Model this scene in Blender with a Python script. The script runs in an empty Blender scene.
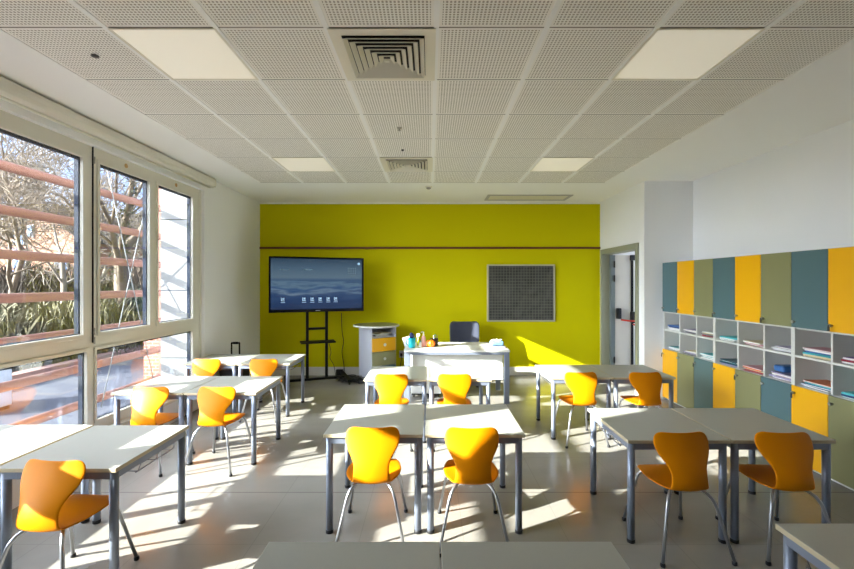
import bpy, bmesh, math, random
from mathutils import Vector, Matrix
C = bpy.context.scene.collection
PI = math.pi
F, VX, VY, H, ZC = 428.0, 430.0, 283.0, 1.60, 3.0

# ------------------------------------------------------------------ materials
def new_mat(name):
    m = bpy.data.materials.new(name); m.use_nodes = True
    return m, m.node_tree.nodes, m.node_tree.links, m.node_tree.nodes['Principled BSDF']
def srgb(r, g, b):
    f = lambda c: (c/255)/12.92 if c <= 10 else (((c/255)+.055)/1.055)**2.4
    return (f(r), f(g), f(b), 1)
def M(name, rgb, rough=.5, metal=0, var=.06, scale=8, bump=0, bscale=60, spec=.5, coat=0):
    """procedural material: base colour gently varied by noise, optional bump"""
    m, N, L, p = new_mat(name)
    c = srgb(*rgb)
    tc = N.new('ShaderNodeTexCoord')
    nz = N.new('ShaderNodeTexNoise'); nz.inputs['Scale'].default_value = scale; nz.inputs['Detail'].default_value = 3
    L.new(tc.outputs['Object'], nz.inputs['Vector'])
    mx = N.new('ShaderNodeMix'); mx.data_type = 'RGBA'
    mx.inputs[6].default_value = [x*(1-var) for x in c[:3]] + [1]
    mx.inputs[7].default_value = [min(1, x*(1+var)) for x in c[:3]] + [1]
    L.new(nz.outputs['Fac'], mx.inputs[0]); L.new(mx.outputs[2], p.inputs['Base Color'])
    p.inputs['Roughness'].default_value = rough; p.inputs['Metallic'].default_value = metal
    p.inputs['Specular IOR Level'].default_value = spec
    if coat: p.inputs['Coat Weight'].default_value = coat
    if bump:
        n2 = N.new('ShaderNodeTexNoise'); n2.inputs['Scale'].default_value = bscale; n2.inputs['Detail'].default_value = 4
        L.new(tc.outputs['Object'], n2.inputs['Vector'])
        b = N.new('ShaderNodeBump'); b.inputs['Strength'].default_value = bump; b.inputs['Distance'].default_value = .01
        L.new(n2.outputs['Fac'], b.inputs['Height']); L.new(b.outputs['Normal'], p.inputs['Normal'])
    return m
def math_n(N, L, op, a, b=None, c=None):
    n = N.new('ShaderNodeMath'); n.operation = op
    for i, v in enumerate((a, b, c)):
        if v is None: continue
        if isinstance(v, (int, float)): n.inputs[i].default_value = v
        else: L.new(v, n.inputs[i])
    return n.outputs[0]
def line_mask(N, L, coord, period, offset, half):
    """1 within half of each k*period+offset"""
    t = math_n(N, L, 'DIVIDE', math_n(N, L, 'SUBTRACT', coord, offset - period*100), period)
    fr = math_n(N, L, 'FRACT', t)
    d = math_n(N, L, 'MINIMUM', fr, math_n(N, L, 'SUBTRACT', 1.0, fr))
    return math_n(N, L, 'LESS_THAN', d, half/period)

wall_white = M('wall_white', (240, 241, 242), .8, bump=.05, bscale=120, var=.015, scale=2, spec=.2)
ceil_white = M('ceiling_plaster', (242, 242, 238), .85, var=.015, scale=2, spec=.2)
wall_green = M('wall_green', (206, 197, 0), .7, var=.03, scale=2, bump=.03, bscale=150, spec=.1)
skirt_white = M('skirting_paint', (222, 220, 210), .5, var=.02)
rail_brown = M('wood_rail', (104, 54, 24), .5, var=.15, scale=20)
frame_white = M('window_frame_paint', (222, 219, 206), .4, var=.02)
frame_dark = M('anthracite_aluminium', (26, 32, 44), .7, var=.1, spec=.1)
door_grey = M('door_frame_grey', (150, 152, 132), .45, var=.03)
door_blue = M('door_jamb_grey', (112, 122, 122), .45, var=.03)
leaf_white = M('door_leaf_laminate', (206, 200, 188), .45, var=.02)
black = M('black_plastic', (16, 16, 17), .45, var=.2)
black_metal = M('black_powder_coat', (10, 10, 11), .5, var=.15, spec=.2)
red_plastic = M('red_plastic', (200, 48, 26), .4)
chair_yellow = M('moulded_yellow_plastic', (212, 127, 2), .42, var=.03, scale=5, bump=.03, bscale=200, spec=.12)
chrome_leg = M('satin_chrome_tube', (176, 178, 182), .28, metal=.85, var=.04)
leg_grey = M('grey_blue_powder_coat', (128, 136, 150), .38, metal=.35, var=.05)
top_lam = M('beige_grey_laminate', (164, 163, 152), .36, var=.025, scale=60, spec=.4)
top_edge = M('beige_edge_band', (186, 172, 140), .5, var=.05, scale=30)
rubber = M('black_rubber', (22, 22, 24), .6)
wire_grey = M('wire_grey_metal', (110, 112, 118), .35, metal=.6)
lam_white = M('white_laminate', (214, 214, 208), .42, var=.02)
lam_lilac = M('pale_grey_laminate', (190, 192, 200), .45, var=.02)
d_yellow = M('yellow_door_laminate', (240, 176, 2), .42, var=.02)
d_olive = M('olive_door_laminate', (132, 132, 92), .42, var=.02)
d_blue = M('slate_blue_door_laminate', (78, 108, 114), .42, var=.02)
knob_m = M('brushed_nickel', (170, 168, 160), .35, metal=.8)
teal_m = M('teal_plastic', (20, 178, 190), .35)
navy_m = M('navy_bristle', (24, 38, 92), .6)
paper_m = M('white_paper', (236, 234, 228), .7, var=.02)
pink_m = M('pink_liquid_plastic', (222, 170, 160), .3)
cream_m = M('cream_pump_plastic', (226, 214, 180), .35)
orange_m = M('pumpkin_orange', (240, 122, 18), .4, var=.1, scale=20)
stalk_m = M('dry_stalk', (110, 96, 50), .7)
chair_fab = M('dark_leatherette', (52, 56, 70), .42, var=.1, bump=.15, bscale=80)
vent_white = M('vent_enamel', (224, 219, 200), .45, var=.02)
vent_dark = M('vent_throat', (30, 29, 27), .8)
tan_m = M('tan_plug', (200, 160, 100), .6)
grey_roof = M('roof_tiles', (70, 62, 58), .8, var=.3, scale=4, bump=.4, bscale=8)
salmon = M('salmon_render', (150, 108, 82), .85, var=.06, scale=1.5)
brick_far = M('far_facade', (74, 58, 62), .85, var=.1, scale=.4)
glass_far = M('house_window_glass', (84, 108, 140), .15)
chute_blue = M('blue_chute_plastic', (58, 84, 140), .5, var=.2, scale=3)
bark = M('tree_bark', (104, 90, 72), .9, var=.35, scale=12, bump=.5, bscale=30)
bark_grey = M('grey_tree_bark', (118, 108, 96), .9, var=.3, scale=12, bump=.5, bscale=30)
leafy = M('ivy_leaf', (58, 64, 36), .6, var=.35, scale=5)
grass_dry = M('dry_shrub', (90, 84, 54), .75, var=.45, scale=3)
shrub_green = M('green_shrub', (58, 68, 38), .7, var=.4, scale=4)
rail_pink = M('terracotta_tube_paint', (116, 76, 62), .8, var=.04)
rod_white = M('white_painted_rod', (96, 98, 98), .6, var=.02)
paving = M('yard_paving', (70, 72, 78), .9, spec=.05, var=.12, scale=3, bump=.2, bscale=20)
soil = M('garden_soil', (64, 56, 42), .95, var=.3, scale=1.2, bump=.4, bscale=5)
util_m = M('pale_metal_cabinet', (140, 150, 162), .5, var=.03)

def brickwall_mat():
    m, N, L, p = new_mat('red_brickwork')
    tc = N.new('ShaderNodeTexCoord'); mp = N.new('ShaderNodeMapping'); mp.inputs['Rotation'].default_value = (PI/2, 0, 0)
    b = N.new('ShaderNodeTexBrick'); L.new(tc.outputs['Object'], mp.inputs[0]); L.new(mp.outputs[0], b.inputs['Vector'])
    b.inputs['Color1'].default_value = srgb(150, 78, 58); b.inputs['Color2'].default_value = srgb(120, 66, 54)
    b.inputs['Mortar'].default_value = srgb(150, 140, 128); b.inputs['Scale'].default_value = 4
    L.new(b.outputs['Color'], p.inputs['Base Color']); p.inputs['Roughness'].default_value = .9
    return m
brick_m = brickwall_mat()

def floor_mat():
    m, N, L, p = new_mat('floor_tiles')
    tc = N.new('ShaderNodeTexCoord'); sp = N.new('ShaderNodeSeparateXYZ'); L.new(tc.outputs['Object'], sp.inputs[0])
    X, Y = sp.outputs['X'], sp.outputs['Y']
    lx = line_mask(N, L, X, .65, .21, .0022); ly = line_mask(N, L, Y, .65, 3.27, .0022)
    strong = math_n(N, L, 'LESS_THAN', math_n(N, L, 'ABSOLUTE', math_n(N, L, 'SUBTRACT', Y, 3.27)), .006)
    line = math_n(N, L, 'MAXIMUM', math_n(N, L, 'MULTIPLY', math_n(N, L, 'MAXIMUM', lx, ly), .4), math_n(N, L, 'MULTIPLY', strong, .85))
    nz = N.new('ShaderNodeTexNoise'); nz.inputs['Scale'].default_value = 2.2; nz.inputs['Detail'].default_value = 6
    mp = N.new('ShaderNodeMapping'); mp.inputs['Scale'].default_value = (1, 1.6, 1)
    L.new(tc.outputs['Object'], mp.inputs[0]); L.new(mp.outputs[0], nz.inputs['Vector'])
    cr = N.new('ShaderNodeValToRGB'); L.new(nz.outputs['Fac'], cr.inputs[0])
    cr.color_ramp.elements[0].position = .3; cr.color_ramp.elements[0].color = srgb(138, 134, 125)
    cr.color_ramp.elements[1].position = .7; cr.color_ramp.elements[1].color = srgb(147, 143, 134)
    mx = N.new('ShaderNodeMix'); mx.data_type = 'RGBA'; L.new(line, mx.inputs[0]); L.new(cr.outputs[0], mx.inputs[6]); mx.inputs[7].default_value = srgb(110, 104, 96)
    L.new(mx.outputs[2], p.inputs['Base Color'])
    r = math_n(N, L, 'MULTIPLY_ADD', nz.outputs['Fac'], .16, .16); L.new(r, p.inputs['Roughness'])
    p.inputs['Specular IOR Level'].default_value = .5
    b = N.new('ShaderNodeBump'); b.inputs['Strength'].default_value = .12; b.inputs['Distance'].default_value = .004
    L.new(nz.outputs['Fac'], b.inputs['Height']); L.new(b.outputs['Normal'], p.inputs['Normal'])
    return m
floor_m = floor_mat()

TX0, TY0 = .035, 5.93           # tile lines of the suspended ceiling (period .6)
def tile_mat():
    m, N, L, p = new_mat('perforated_ceiling_tile')
    tc = N.new('ShaderNodeTexCoord'); sp = N.new('ShaderNodeSeparateXYZ'); L.new(tc.outputs['Object'], sp.inputs[0])
    X, Y = sp.outputs['X'], sp.outputs['Y']
    def cell(c, off):
        t = math_n(N, L, 'DIVIDE', math_n(N, L, 'SUBTRACT', c, off-60), .6)
        return math_n(N, L, 'FRACT', t)            # 0..1 in a tile
    fx, fy = cell(X, TX0), cell(Y, TY0)
    n = 30
    def hole(fr):
        a = math_n(N, L, 'FRACT', math_n(N, L, 'MULTIPLY', fr, n))
        return math_n(N, L, 'SUBTRACT', a, .5)
    hx, hy = hole(fx), hole(fy)
    d2 = math_n(N, L, 'ADD', math_n(N, L, 'MULTIPLY', hx, hx), math_n(N, L, 'MULTIPLY', hy, hy))
    h = math_n(N, L, 'LESS_THAN', d2, .31**2)
    def inside(fr, e):
        return math_n(N, L, 'MULTIPLY', math_n(N, L, 'GREATER_THAN', fr, e), math_n(N, L, 'LESS_THAN', fr, 1-e))
    msk = math_n(N, L, 'MULTIPLY', inside(fx, 1.5/n), inside(fy, 1/n))
    h = math_n(N, L, 'MULTIPLY', h, msk)
    mx = N.new('ShaderNodeMix'); mx.data_type = 'RGBA'; L.new(h, mx.inputs[0])
    mx.inputs[6].default_value = srgb(240, 238, 230); mx.inputs[7].default_value = srgb(156, 149, 134)
    L.new(mx.outputs[2], p.inputs['Base Color']); p.inputs['Roughness'].default_value = .7; p.inputs['Specular IOR Level'].default_value = .2
    return m
tile_m = tile_mat()

def glass_mat():
    m = bpy.data.materials.new('window_glass'); m.use_nodes = True; N, L = m.node_tree.nodes, m.node_tree.links
    N.remove(N['Principled BSDF']); out = N['Material Output']
    t = N.new('ShaderNodeBsdfTransparent'); t.inputs[0].default_value = (.93, .96, .97, 1)
    g = N.new('ShaderNodeBsdfGlossy'); g.inputs['Roughness'].default_value = .0
    f = N.new('ShaderNodeLayerWeight'); f.inputs['Blend'].default_value = .5
    k = math_n(N, L, 'MULTIPLY_ADD', math_n(N, L, 'POWER', f.outputs['Facing'], 5.0), .94, .05)
    s = N.new('ShaderNodeMixShader'); L.new(k, s.inputs[0]); L.new(t.outputs[0], s.inputs[1]); L.new(g.outputs[0], s.inputs[2]); L.new(s.outputs[0], out.inputs[0])
    return m
glass_m = glass_mat()

def emit_mat(name, rgb, strength):
    m, N, L, p = new_mat(name)
    p.inputs['Base Color'].default_value = srgb(*rgb); p.inputs['Emission Color'].default_value = srgb(*rgb)
    p.inputs['Emission Strength'].default_value = strength; p.inputs['Roughness'].default_value = .5
    return m
diffuser_m = emit_mat('opal_diffuser', (240, 234, 216), .09)
fill_lamp_on = emit_mat('corridor_fill_opal', (255, 248, 235), 6)  # glow of the added, unseen lamp that lights the corridor
icon_m = emit_mat('screen_icon', (170, 200, 225), .12)

def screen_mat():
    m, N, L, p = new_mat('screen_picture')
    tc = N.new('ShaderNodeTexCoord'); sp = N.new('ShaderNodeSeparateXYZ'); L.new(tc.outputs['Object'], sp.inputs[0])
    mp = N.new('ShaderNodeMapping'); mp.inputs['Scale'].default_value = (1.1, 1, 7); L.new(tc.outputs['Object'], mp.inputs[0])
    nz = N.new('ShaderNodeTexNoise'); nz.inputs['Scale'].default_value = 1.7; nz.inputs['Detail'].default_value = 3; L.new(mp.outputs[0], nz.inputs['Vector'])
    t = math_n(N, L, 'MULTIPLY_ADD', sp.outputs['Z'], 1/.84, .5)
    amp = math_n(N, L, 'LESS_THAN', t, .56)
    t2 = math_n(N, L, 'ADD', t, math_n(N, L, 'MULTIPLY', math_n(N, L, 'SUBTRACT', nz.outputs['Fac'], .5), math_n(N, L, 'MULTIPLY', amp, .5)))
    cr = N.new('ShaderNodeValToRGB'); L.new(t2, cr.inputs[0]); e = cr.color_ramp.elements
    e[0].position = 0; e[0].color = srgb(34, 52, 88); e[1].position = 1; e[1].color = srgb(40, 62, 84)
    for pos, c in ((.2, (38, 66, 110)), (.3, (58, 84, 122)), (.36, (110, 134, 158)), (.43, (50, 84, 128)), (.5, (100, 128, 150)), (.56, (58, 88, 124)), (.62, (98, 122, 140)), (.8, (78, 104, 126))):
        x = e.new(pos); x.color = srgb(*c)
    p.inputs['Base Color'].default_value = (.01, .012, .015, 1); p.inputs['Roughness'].default_value = .25
    L.new(cr.outputs[0], p.inputs['Emission Color']); p.inputs['Emission Strength'].default_value = .24
    return m
screen_m = screen_mat()

def board_mat():
    m, N, L, p = new_mat('squared_blackboard')
    tc = N.new('ShaderNodeTexCoord'); sp = N.new('ShaderNodeSeparateXYZ'); L.new(tc.outputs['Object'], sp.inputs[0])
    a = line_mask(N, L, sp.outputs['X'], .05, 0, .005); b = line_mask(N, L, sp.outputs['Z'], .05, 0, .005)
    ln = math_n(N, L, 'MULTIPLY', math_n(N, L, 'MAXIMUM', a, b), .6)
    nz = N.new('ShaderNodeTexNoise'); nz.inputs['Scale'].default_value = 3; nz.inputs['Distortion'].default_value = 2; L.new(tc.outputs['Object'], nz.inputs['Vector'])
    cr = N.new('ShaderNodeValToRGB'); L.new(nz.outputs['Fac'], cr.inputs[0])
    cr.color_ramp.elements[0].color = srgb(48, 48, 44); cr.color_ramp.elements[0].position = .35
    cr.color_ramp.elements[1].color = srgb(74, 74, 68); cr.color_ramp.elements[1].position = .65
    mx = N.new('ShaderNodeMix'); mx.data_type = 'RGBA'; L.new(ln, mx.inputs[0]); L.new(cr.outputs[0], mx.inputs[6]); mx.inputs[7].default_value = srgb(116, 116, 104)
    L.new(mx.outputs[2], p.inputs['Base Color']); p.inputs['Roughness'].default_value = .6
    return m
board_m = board_mat()

# ------------------------------------------------------------------ helpers
def link(name, bm, mats, parent=None, smooth=False, loc=(0, 0, 0), bevel=0, seg=2, auto=None):
    bmesh.ops.recalc_face_normals(bm, faces=bm.faces)
    me = bpy.data.meshes.new(name); bm.to_mesh(me); bm.free()
    if not isinstance(mats, (list, tuple)): mats = [mats]
    for m in mats: me.materials.append(m)
    if smooth:
        for p in me.polygons: p.use_smooth = True
    o = bpy.data.objects.new(name, me); C.objects.link(o); o.location = loc
    if parent: o.parent = parent
    if bevel:
        b = o.modifiers.new('bevel', 'BEVEL'); b.width = bevel; b.segments = seg; b.limit_method = 'ANGLE'
    return o
def tag(o, label, cat, group=None, kind=None):
    o['label'] = label; o['category'] = cat
    if group: o['group'] = group
    if kind: o['kind'] = kind
    return o
def empty(name, label, cat, loc=(0, 0, 0), rz=0, group=None):
    o = bpy.data.objects.new(name, None); C.objects.link(o); o.empty_display_size = .05
    o.location = loc; o.rotation_euler = (0, 0, rz)
    return tag(o, label, cat, group)
def struct(name, bm, m, parent=None, **k):
    o = link(name, bm, m, parent, **k)
    if not parent: o['kind'] = 'structure'
    return o
def NB(): return bmesh.new()
def box(bm, x0, x1, y0, y1, z0, z1, mi=0, mtx=None):
    v = [bm.verts.new((x, y, z)) for x in (x0, x1) for y in (y0, y1) for z in (z0, z1)]
    if mtx is not None:
        for q in v: q.co = mtx @ q.co
    for f in ((0, 1, 3, 2), (4, 6, 7, 5), (0, 4, 5, 1), (2, 3, 7, 6), (0, 2, 6, 4), (1, 5, 7, 3)):
        bm.faces.new([v[i] for i in f]).material_index = mi
    return bm
def B(*a, **k): return box(NB(), *a, **k)
def tube(bm, pts, r, n=10, cap=True, mi=0):
    """tube along points; r a number or a list"""
    pts = [Vector(p) for p in pts]; rs = r if isinstance(r, (list, tuple)) else [r]*len(pts)
    rings = []; prev = None
    for i, p in enumerate(pts):
        a = pts[max(i-1, 0)]; b = pts[min(i+1, len(pts)-1)]; d = (b-a).normalized()
        ref = Vector((0, 0, 1)) if abs(d.z) < .95 else Vector((1, 0, 0))
        u = d.cross(ref).normalized() if prev is None else (prev - d*prev.dot(d)).normalized()
        prev = u; w = d.cross(u)
        rings.append([bm.verts.new(p + (u*math.cos(2*PI*k/n)+w*math.sin(2*PI*k/n))*rs[i]) for k in range(n)])
    for a, b in zip(rings, rings[1:]):
        for k in range(n):
            f = bm.faces.new((a[k], a[(k+1) % n], b[(k+1) % n], b[k])); f.material_index = mi; f.smooth = True
    if cap:
        bm.faces.new(rings[0]).material_index = mi; bm.faces.new(rings[-1]).material_index = mi
    return bm
def lathe(bm, prof, n=24, c=(0, 0), mi=0, lobes=0, amp=0):
    rings = []
    for r, z in prof:
        rings.append([bm.verts.new((c[0]+r*(1-amp*abs(math.sin(lobes*PI*k/n)) if lobes else r and 1)*math.cos(2*PI*k/n) if lobes else c[0]+r*math.cos(2*PI*k/n),
                                    c[1]+r*(1-amp*abs(math.sin(lobes*PI*k/n)))*math.sin(2*PI*k/n) if lobes else c[1]+r*math.sin(2*PI*k/n), z)) for k in range(n)])
    for a, b in zip(rings, rings[1:]):
        for k in range(n):
            f = bm.faces.new((a[k], a[(k+1) % n], b[(k+1) % n], b[k])); f.smooth = True; f.material_index = mi
    bm.faces.new(rings[0]).material_index = mi; bm.faces.new(rings[-1]).material_index = mi
    return bm
def arc(p0, p1, p2, n=6):
    p0, p1, p2 = map(Vector, (p0, p1, p2))
    return [p0*(1-t)**2 + p1*2*t*(1-t) + p2*t*t for t in [i/n for i in range(n+1)]]
def clone(root, loc=None, rz=None):
    r = root.copy(); C.objects.link(r)
    if loc is not None: r.location = loc
    if rz is not None: r.rotation_euler = (0, 0, rz)
    for ch in list(root.children):
        c = ch.copy(); C.objects.link(c); c.parent = r
        for g in ch.children:
            d = g.copy(); C.objects.link(d); d.parent = c
    return r

# ------------------------------------------------------------------ camera
cam = bpy.data.cameras.new('camera'); co = bpy.data.objects.new('camera', cam); C.objects.link(co)
co.location = (0, 0, H); co.rotation_euler = (PI/2, 0, 0)
cam.sensor_width = 36; cam.lens = 36*F/854; cam.shift_x = -(VX-427)/854; cam.shift_y = -(284.5-VY)/854
cam.clip_start = .05; cam.clip_end = 400
bpy.context.scene.camera = co

# ------------------------------------------------------------------ room shell
XL, XR, YB, YF = -2.95, 3.62, 7.43, -3.0
YA, XD = 5.89, 2.95                 # alcove face, door wall
struct('floor', B(-3.3, 5.4, YF-.2, 9.2, -.12, 0), floor_m)
bm = NB(); box(bm, -3.3, 3.9, YF-.2, YB+.2, ZC, ZC+.15)
ceiling = struct('ceiling', bm, ceil_white)
# suspended tiles: a thin raft standing proud of the plaster, with its grid bars
tx0, tx1, ty0, ty1 = TX0-.6*4, TX0+.6*4, TY0-.6*12, TY0
t = link('tile_raft', B(tx0, tx1, ty0, ty1, ZC-.008, ZC-.001), tile_m, ceiling)
bm = NB()
for k in range(-4, 5): box(bm, TX0+.6*k-.014, TX0+.6*k+.014, ty0, ty1, ZC-.013, ZC-.007)
link('grid_bars', bm, ceil_white, ceiling)
bm = NB()
for k in range(0, 13): box(bm, tx0, tx1, TY0-.6*k-.004, TY0-.6*k+.004, ZC-.0095, ZC-.0078)
link('joint_lines', bm, M('ceiling_joint_shadow_gap', (120, 116, 104), .8), ceiling)

# left wall: parapet, lintel and solid ends around the window band
W0, W1, ZS, ZT = 1.02, 5.60, .27, 2.81
bm = NB()
box(bm, -3.25, XL, YF, W0, 0, ZC); box(bm, -3.08, XL, W1, YB+.2, 0, ZC); box(bm, -3.25, -3.08, 5.9, YB+.2, 0, ZC)
box(bm, -3.25, XL, W0, W1, 0, ZS-.03); box(bm, -3.25, XL, W0, W1, ZT, ZC)
struct('wall_left', bm, wall_white)
struct('trim_1', B(-3.2, XL+.03, W0, W1, ZS-.03, ZS), frame_white, bevel=.004)
struct('wall_front', B(-3.3, 3.9, YF-.2, YF, 0, ZC), M('wall_charcoal', (72, 72, 70), .8))
struct('wall_right', B(XR, XR+.2, YF, YA+.2, 0, ZC), wall_white)
struct('wall_alcove', B(XD+.15, XR+.2, YA, YA+.12, 0, ZC), wall_white)
# back wall: green field with a narrow white margin above
bm = NB(); box(bm, -3.25, 5.2, YB, YB+.2, 0, ZC)
struct('wall_back', bm, wall_white)
struct('trim_2', B(XL, XD, YB-.006, YB, .10, ZC-.03), wall_green)
struct('baseboard_back', B(XL, XD, YB-.018, YB-.006, 0, .145), skirt_white, bevel=.003)
struct('trim_3', B(XL, XD, YB-.03, YB-.006, 2.19, 2.225), rail_brown, bevel=.003)
struct('baseboard_left', B(XL, XL+.012, W1, YB-.02, 0, .10), skirt_white)
# door wall with opening
DY0, DY1, DZ = 6.11, 7.32, 2.10
bm = NB()
box(bm, XD, XD+.15, YA, DY0, 0, ZC); box(bm, XD, XD+.15, DY1, YB, 0, ZC); box(bm, XD, XD+.15, DY0, DY1, DZ, ZC)
struct('wall_door', bm, wall_white)
# corridor beyond
bm = NB(); box(bm, XD+.15, 5.2, YA+.12, YB+.0, 2.6, 2.7)
struct('wall_corridor', B(5.0, 5.2, YA+.12, YB, 0, 2.6), M('corridor_paint', (226, 224, 190), .7))
struct('ceiling_corridor', bm, ceil_white)

# door: frame, half leaf standing open into the corridor
d = bpy.data.objects.new('door_1', None); C.objects.link(d); d['kind'] = 'structure'; d.location = (XD, 0, 0)
bm = NB()
for (y0, y1, z0, z1) in ((DY0-.07, DY0+.015, 0, DZ+.07), (DY1-.015, DY1+.05, 0, DZ+.07), (DY0+.015, DY1-.015, DZ-.015, DZ+.07)):
    box(bm, -.02, .17, y0, y1, z0, z1)
link('door_frame', bm, door_grey, d, bevel=.004)
bm = NB(); box(bm, .17, .49, DY1-.10, DY1-.055, .01, DZ-.03)
lf = link('door_leaf', bm, leaf_white, d, bevel=.003)
link('closing_edge', B(.10, .168, DY1-.11, DY1-.045, .01, DZ-.03), door_blue, d)
for z in (.25, 1.62, 1.86): link('hinge', tube(NB(), [(.15, DY1-.125, z), (.15, DY1-.125, z+.11)], .013), black, d)
link('locking_rod', B(.435, .465, DY1-.13, DY1-.105, .05, 2.05), black_metal, d)
link('latch_box', B(.42, .49, DY1-.16, DY1-.105, 1.98, 2.07), black, d)
for x in (.215, .45): link('panic_device_box', B(x-.03, x+.03, DY1-.19, DY1-.105, .93 if x > .3 else 1.0, 1.12 if x > .3 else 1.18), black, d, bevel=.01)
link('panic_bar', tube(NB(), [(.22, DY1-.22, .99), (.36, DY1-.22, .97), (.45, DY1-.22, .97)], .014), red_plastic, d)
link('panic_lever', tube(NB(), [(.41, DY1-.23, .92), (.53, DY1-.26, .86)], .012), red_plastic, d)

# ------------------------------------------------------------------ windows
XG = -3.012
def window(name, y0, y1, z0, z1, panes, fx0=-3.055, fx1=-3.0):
    """outer member y0..y1, z0..z1; panes = glass extents (y0,y1,z0,z1)"""
    ys = sorted({y0, y1, *[p[0] for p in panes], *[p[1] for p in panes]}); zs = sorted({z0, z1, *[p[2] for p in panes], *[p[3] for p in panes]})
    bm = NB()
    for a, b in zip(ys, ys[1:]):
        zz = z0
        col = sorted([p for p in panes if p[0] <= a and p[1] >= b], key=lambda p: p[2])
        for p in col:
            box(bm, fx0, fx1, a, b, zz, p[2]); zz = p[3]
        box(bm, fx0, fx1, a, b, zz, z1)
    bmesh.ops.remove_doubles(bm, verts=bm.verts, dist=1e-5)
    w = struct(name, bm, frame_white)
    for p in panes:
        a, b, c, e = p
        link('glass_pane', B(XG-.004, XG+.004, a-.01, b+.01, c-.01, e+.01), glass_m, w)
        bm = NB()
        g = .018
        for q in ((a-.02, a+g, c, e), (b-g, b+.02, c, e), (a, b, c-.02, c+g*.4), (a, b, e-g, e+.02)):
            box(bm, XG-.043, XG-.006, *q)
        link('outer_frame', bm, frame_dark, w)
        bm = NB()
        s = min(.03, (a-y0)*.6)
        for q in ((a-s, a, c-s, e+s), (b, b+s, c-s, e+s), (a, b, c-s, c), (a, b, e, e+s)):
            box(bm, fx1, fx1+.012, *q)
        bmesh.ops.remove_doubles(bm, verts=bm.verts, dist=1e-5)
        link('sash', bm, frame_white, w, bevel=.004)
        if e-c > 1.2:
            link('vent_plug', lathe(NB(), [(.022, 0), (.022, .004), (.018, .006)], 14), tan_m, w).matrix_local = Matrix.Translation((fx1+.001, (a+b)/2, e+.07)) @ Matrix.Rotation(PI/2, 4, 'Y')
    return w
window('window_1', W0, 1.772, ZS, ZT, [(1.10, 1.655, 1.156, 2.686), (1.10, 1.655, .37, 1.0)])
w1 = window('window_2', 1.772, 3.80, ZS, ZT, [(1.89, 3.69, 1.156, 2.686), (1.89, 3.733, .37, 1.0)])
w3 = window('window_3', 3.80, 4.65, 1.07, ZT, [(3.878, 4.567, 1.156, 2.686)])
window('window_4', 4.65, 5.56, 1.07, ZT, [(4.712, 5.397, 1.156, 2.686)])
window('window_5', 3.80, 5.56, ZS, 1.07, [(3.84, 5.397, .37, 1.0)])
struct('trim_4', B(-3.055, -2.99, 5.56, W1, ZS, ZT), frame_white)
bm = NB(); box(bm, -3.003, -2.987, 3.7985, 3.8015, 1.07, ZT)
link('sash_gap', bm, frame_dark, w3)
for z in (1.06, 1.14, 2.66): link('hinge', tube(NB(), [(-2.98, 3.80, z), (-2.98, 3.80, z+.06)], .008), knob_m, w3)

# roller blind cassette along the head of the windows
t = empty('roller_blind', 'long pale roller blind cassette rolled up above the windows', 'roller blind', (-2.91, 0, 2.9))
bm = NB(); L_ = [(-.04, .09), (.03, .09), (.05, .075), (.055, .02), (.045, -.01), (.02, -.025), (-.04, -.025)]
def prism_y(bm, prof, y0, y1):
    a = [bm.verts.new((x, y0, z)) for x, z in prof]; b = [bm.verts.new((x, y1, z)) for x, z in prof]
    for i in range(len(prof)):
        j = (i+1) % len(prof); bm.faces.new((a[i], a[j], b[j], b[i]))
    bm.faces.new(a); bm.faces.new(b[::-1]); return bm
link('cassette', prism_y(bm, L_, .9, 5.70), frame_white, t, bevel=.004)
link('end_cap', prism_y(NB(), [(x*1.04, z*1.03) for x, z in L_], 5.70, 5.72), vent_white, t, bevel=.003)
link('hem_bar', tube(NB(), [(-.005, .95, -.036), (-.005, 5.66, -.036)], .011), frame_white, t)
link('fixing_pin', tube(NB(), [(.03, 5.72, -.01), (.03, 5.735, -.01)], .006), black, t)

# ------------------------------------------------------------------ ceiling fittings
def cell(cx, cy): return (TX0+.6*cx+.3, TY0-.6*cy-.3)       # centre of tile column cx, row cy
def light_panel(cx, cy, label):
    x, y = cell(cx, cy)
    t = empty('ceiling_light', label, 'ceiling light', (x, y, ZC-.0095), 0, 'square lay-in light panels')
    bm = NB(); a, b = .297, .282
    for q in ((-a, a, -a, -b), (-a, a, b, a), (-a, -b, -b, b), (b, a, -b, b)): box(bm, *q, -.004, .004)
    bmesh.ops.remove_doubles(bm, verts=bm.verts, dist=1e-5)
    link('frame', bm, vent_white, t); link('diffuser', B(-b, b, -b, b, -.001, .003), diffuser_m, t)
light_panel(-3, 5, 'large square light panel in the ceiling above the window-side tables')
light_panel(2, 5, 'large square light panel in the ceiling above the locker-side tables')
light_panel(-3, 1, 'small-looking square light panel in ceiling towards the wall TV')
light_panel(2, 1, 'small-looking square light panel in ceiling towards the wall blackboard')
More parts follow.
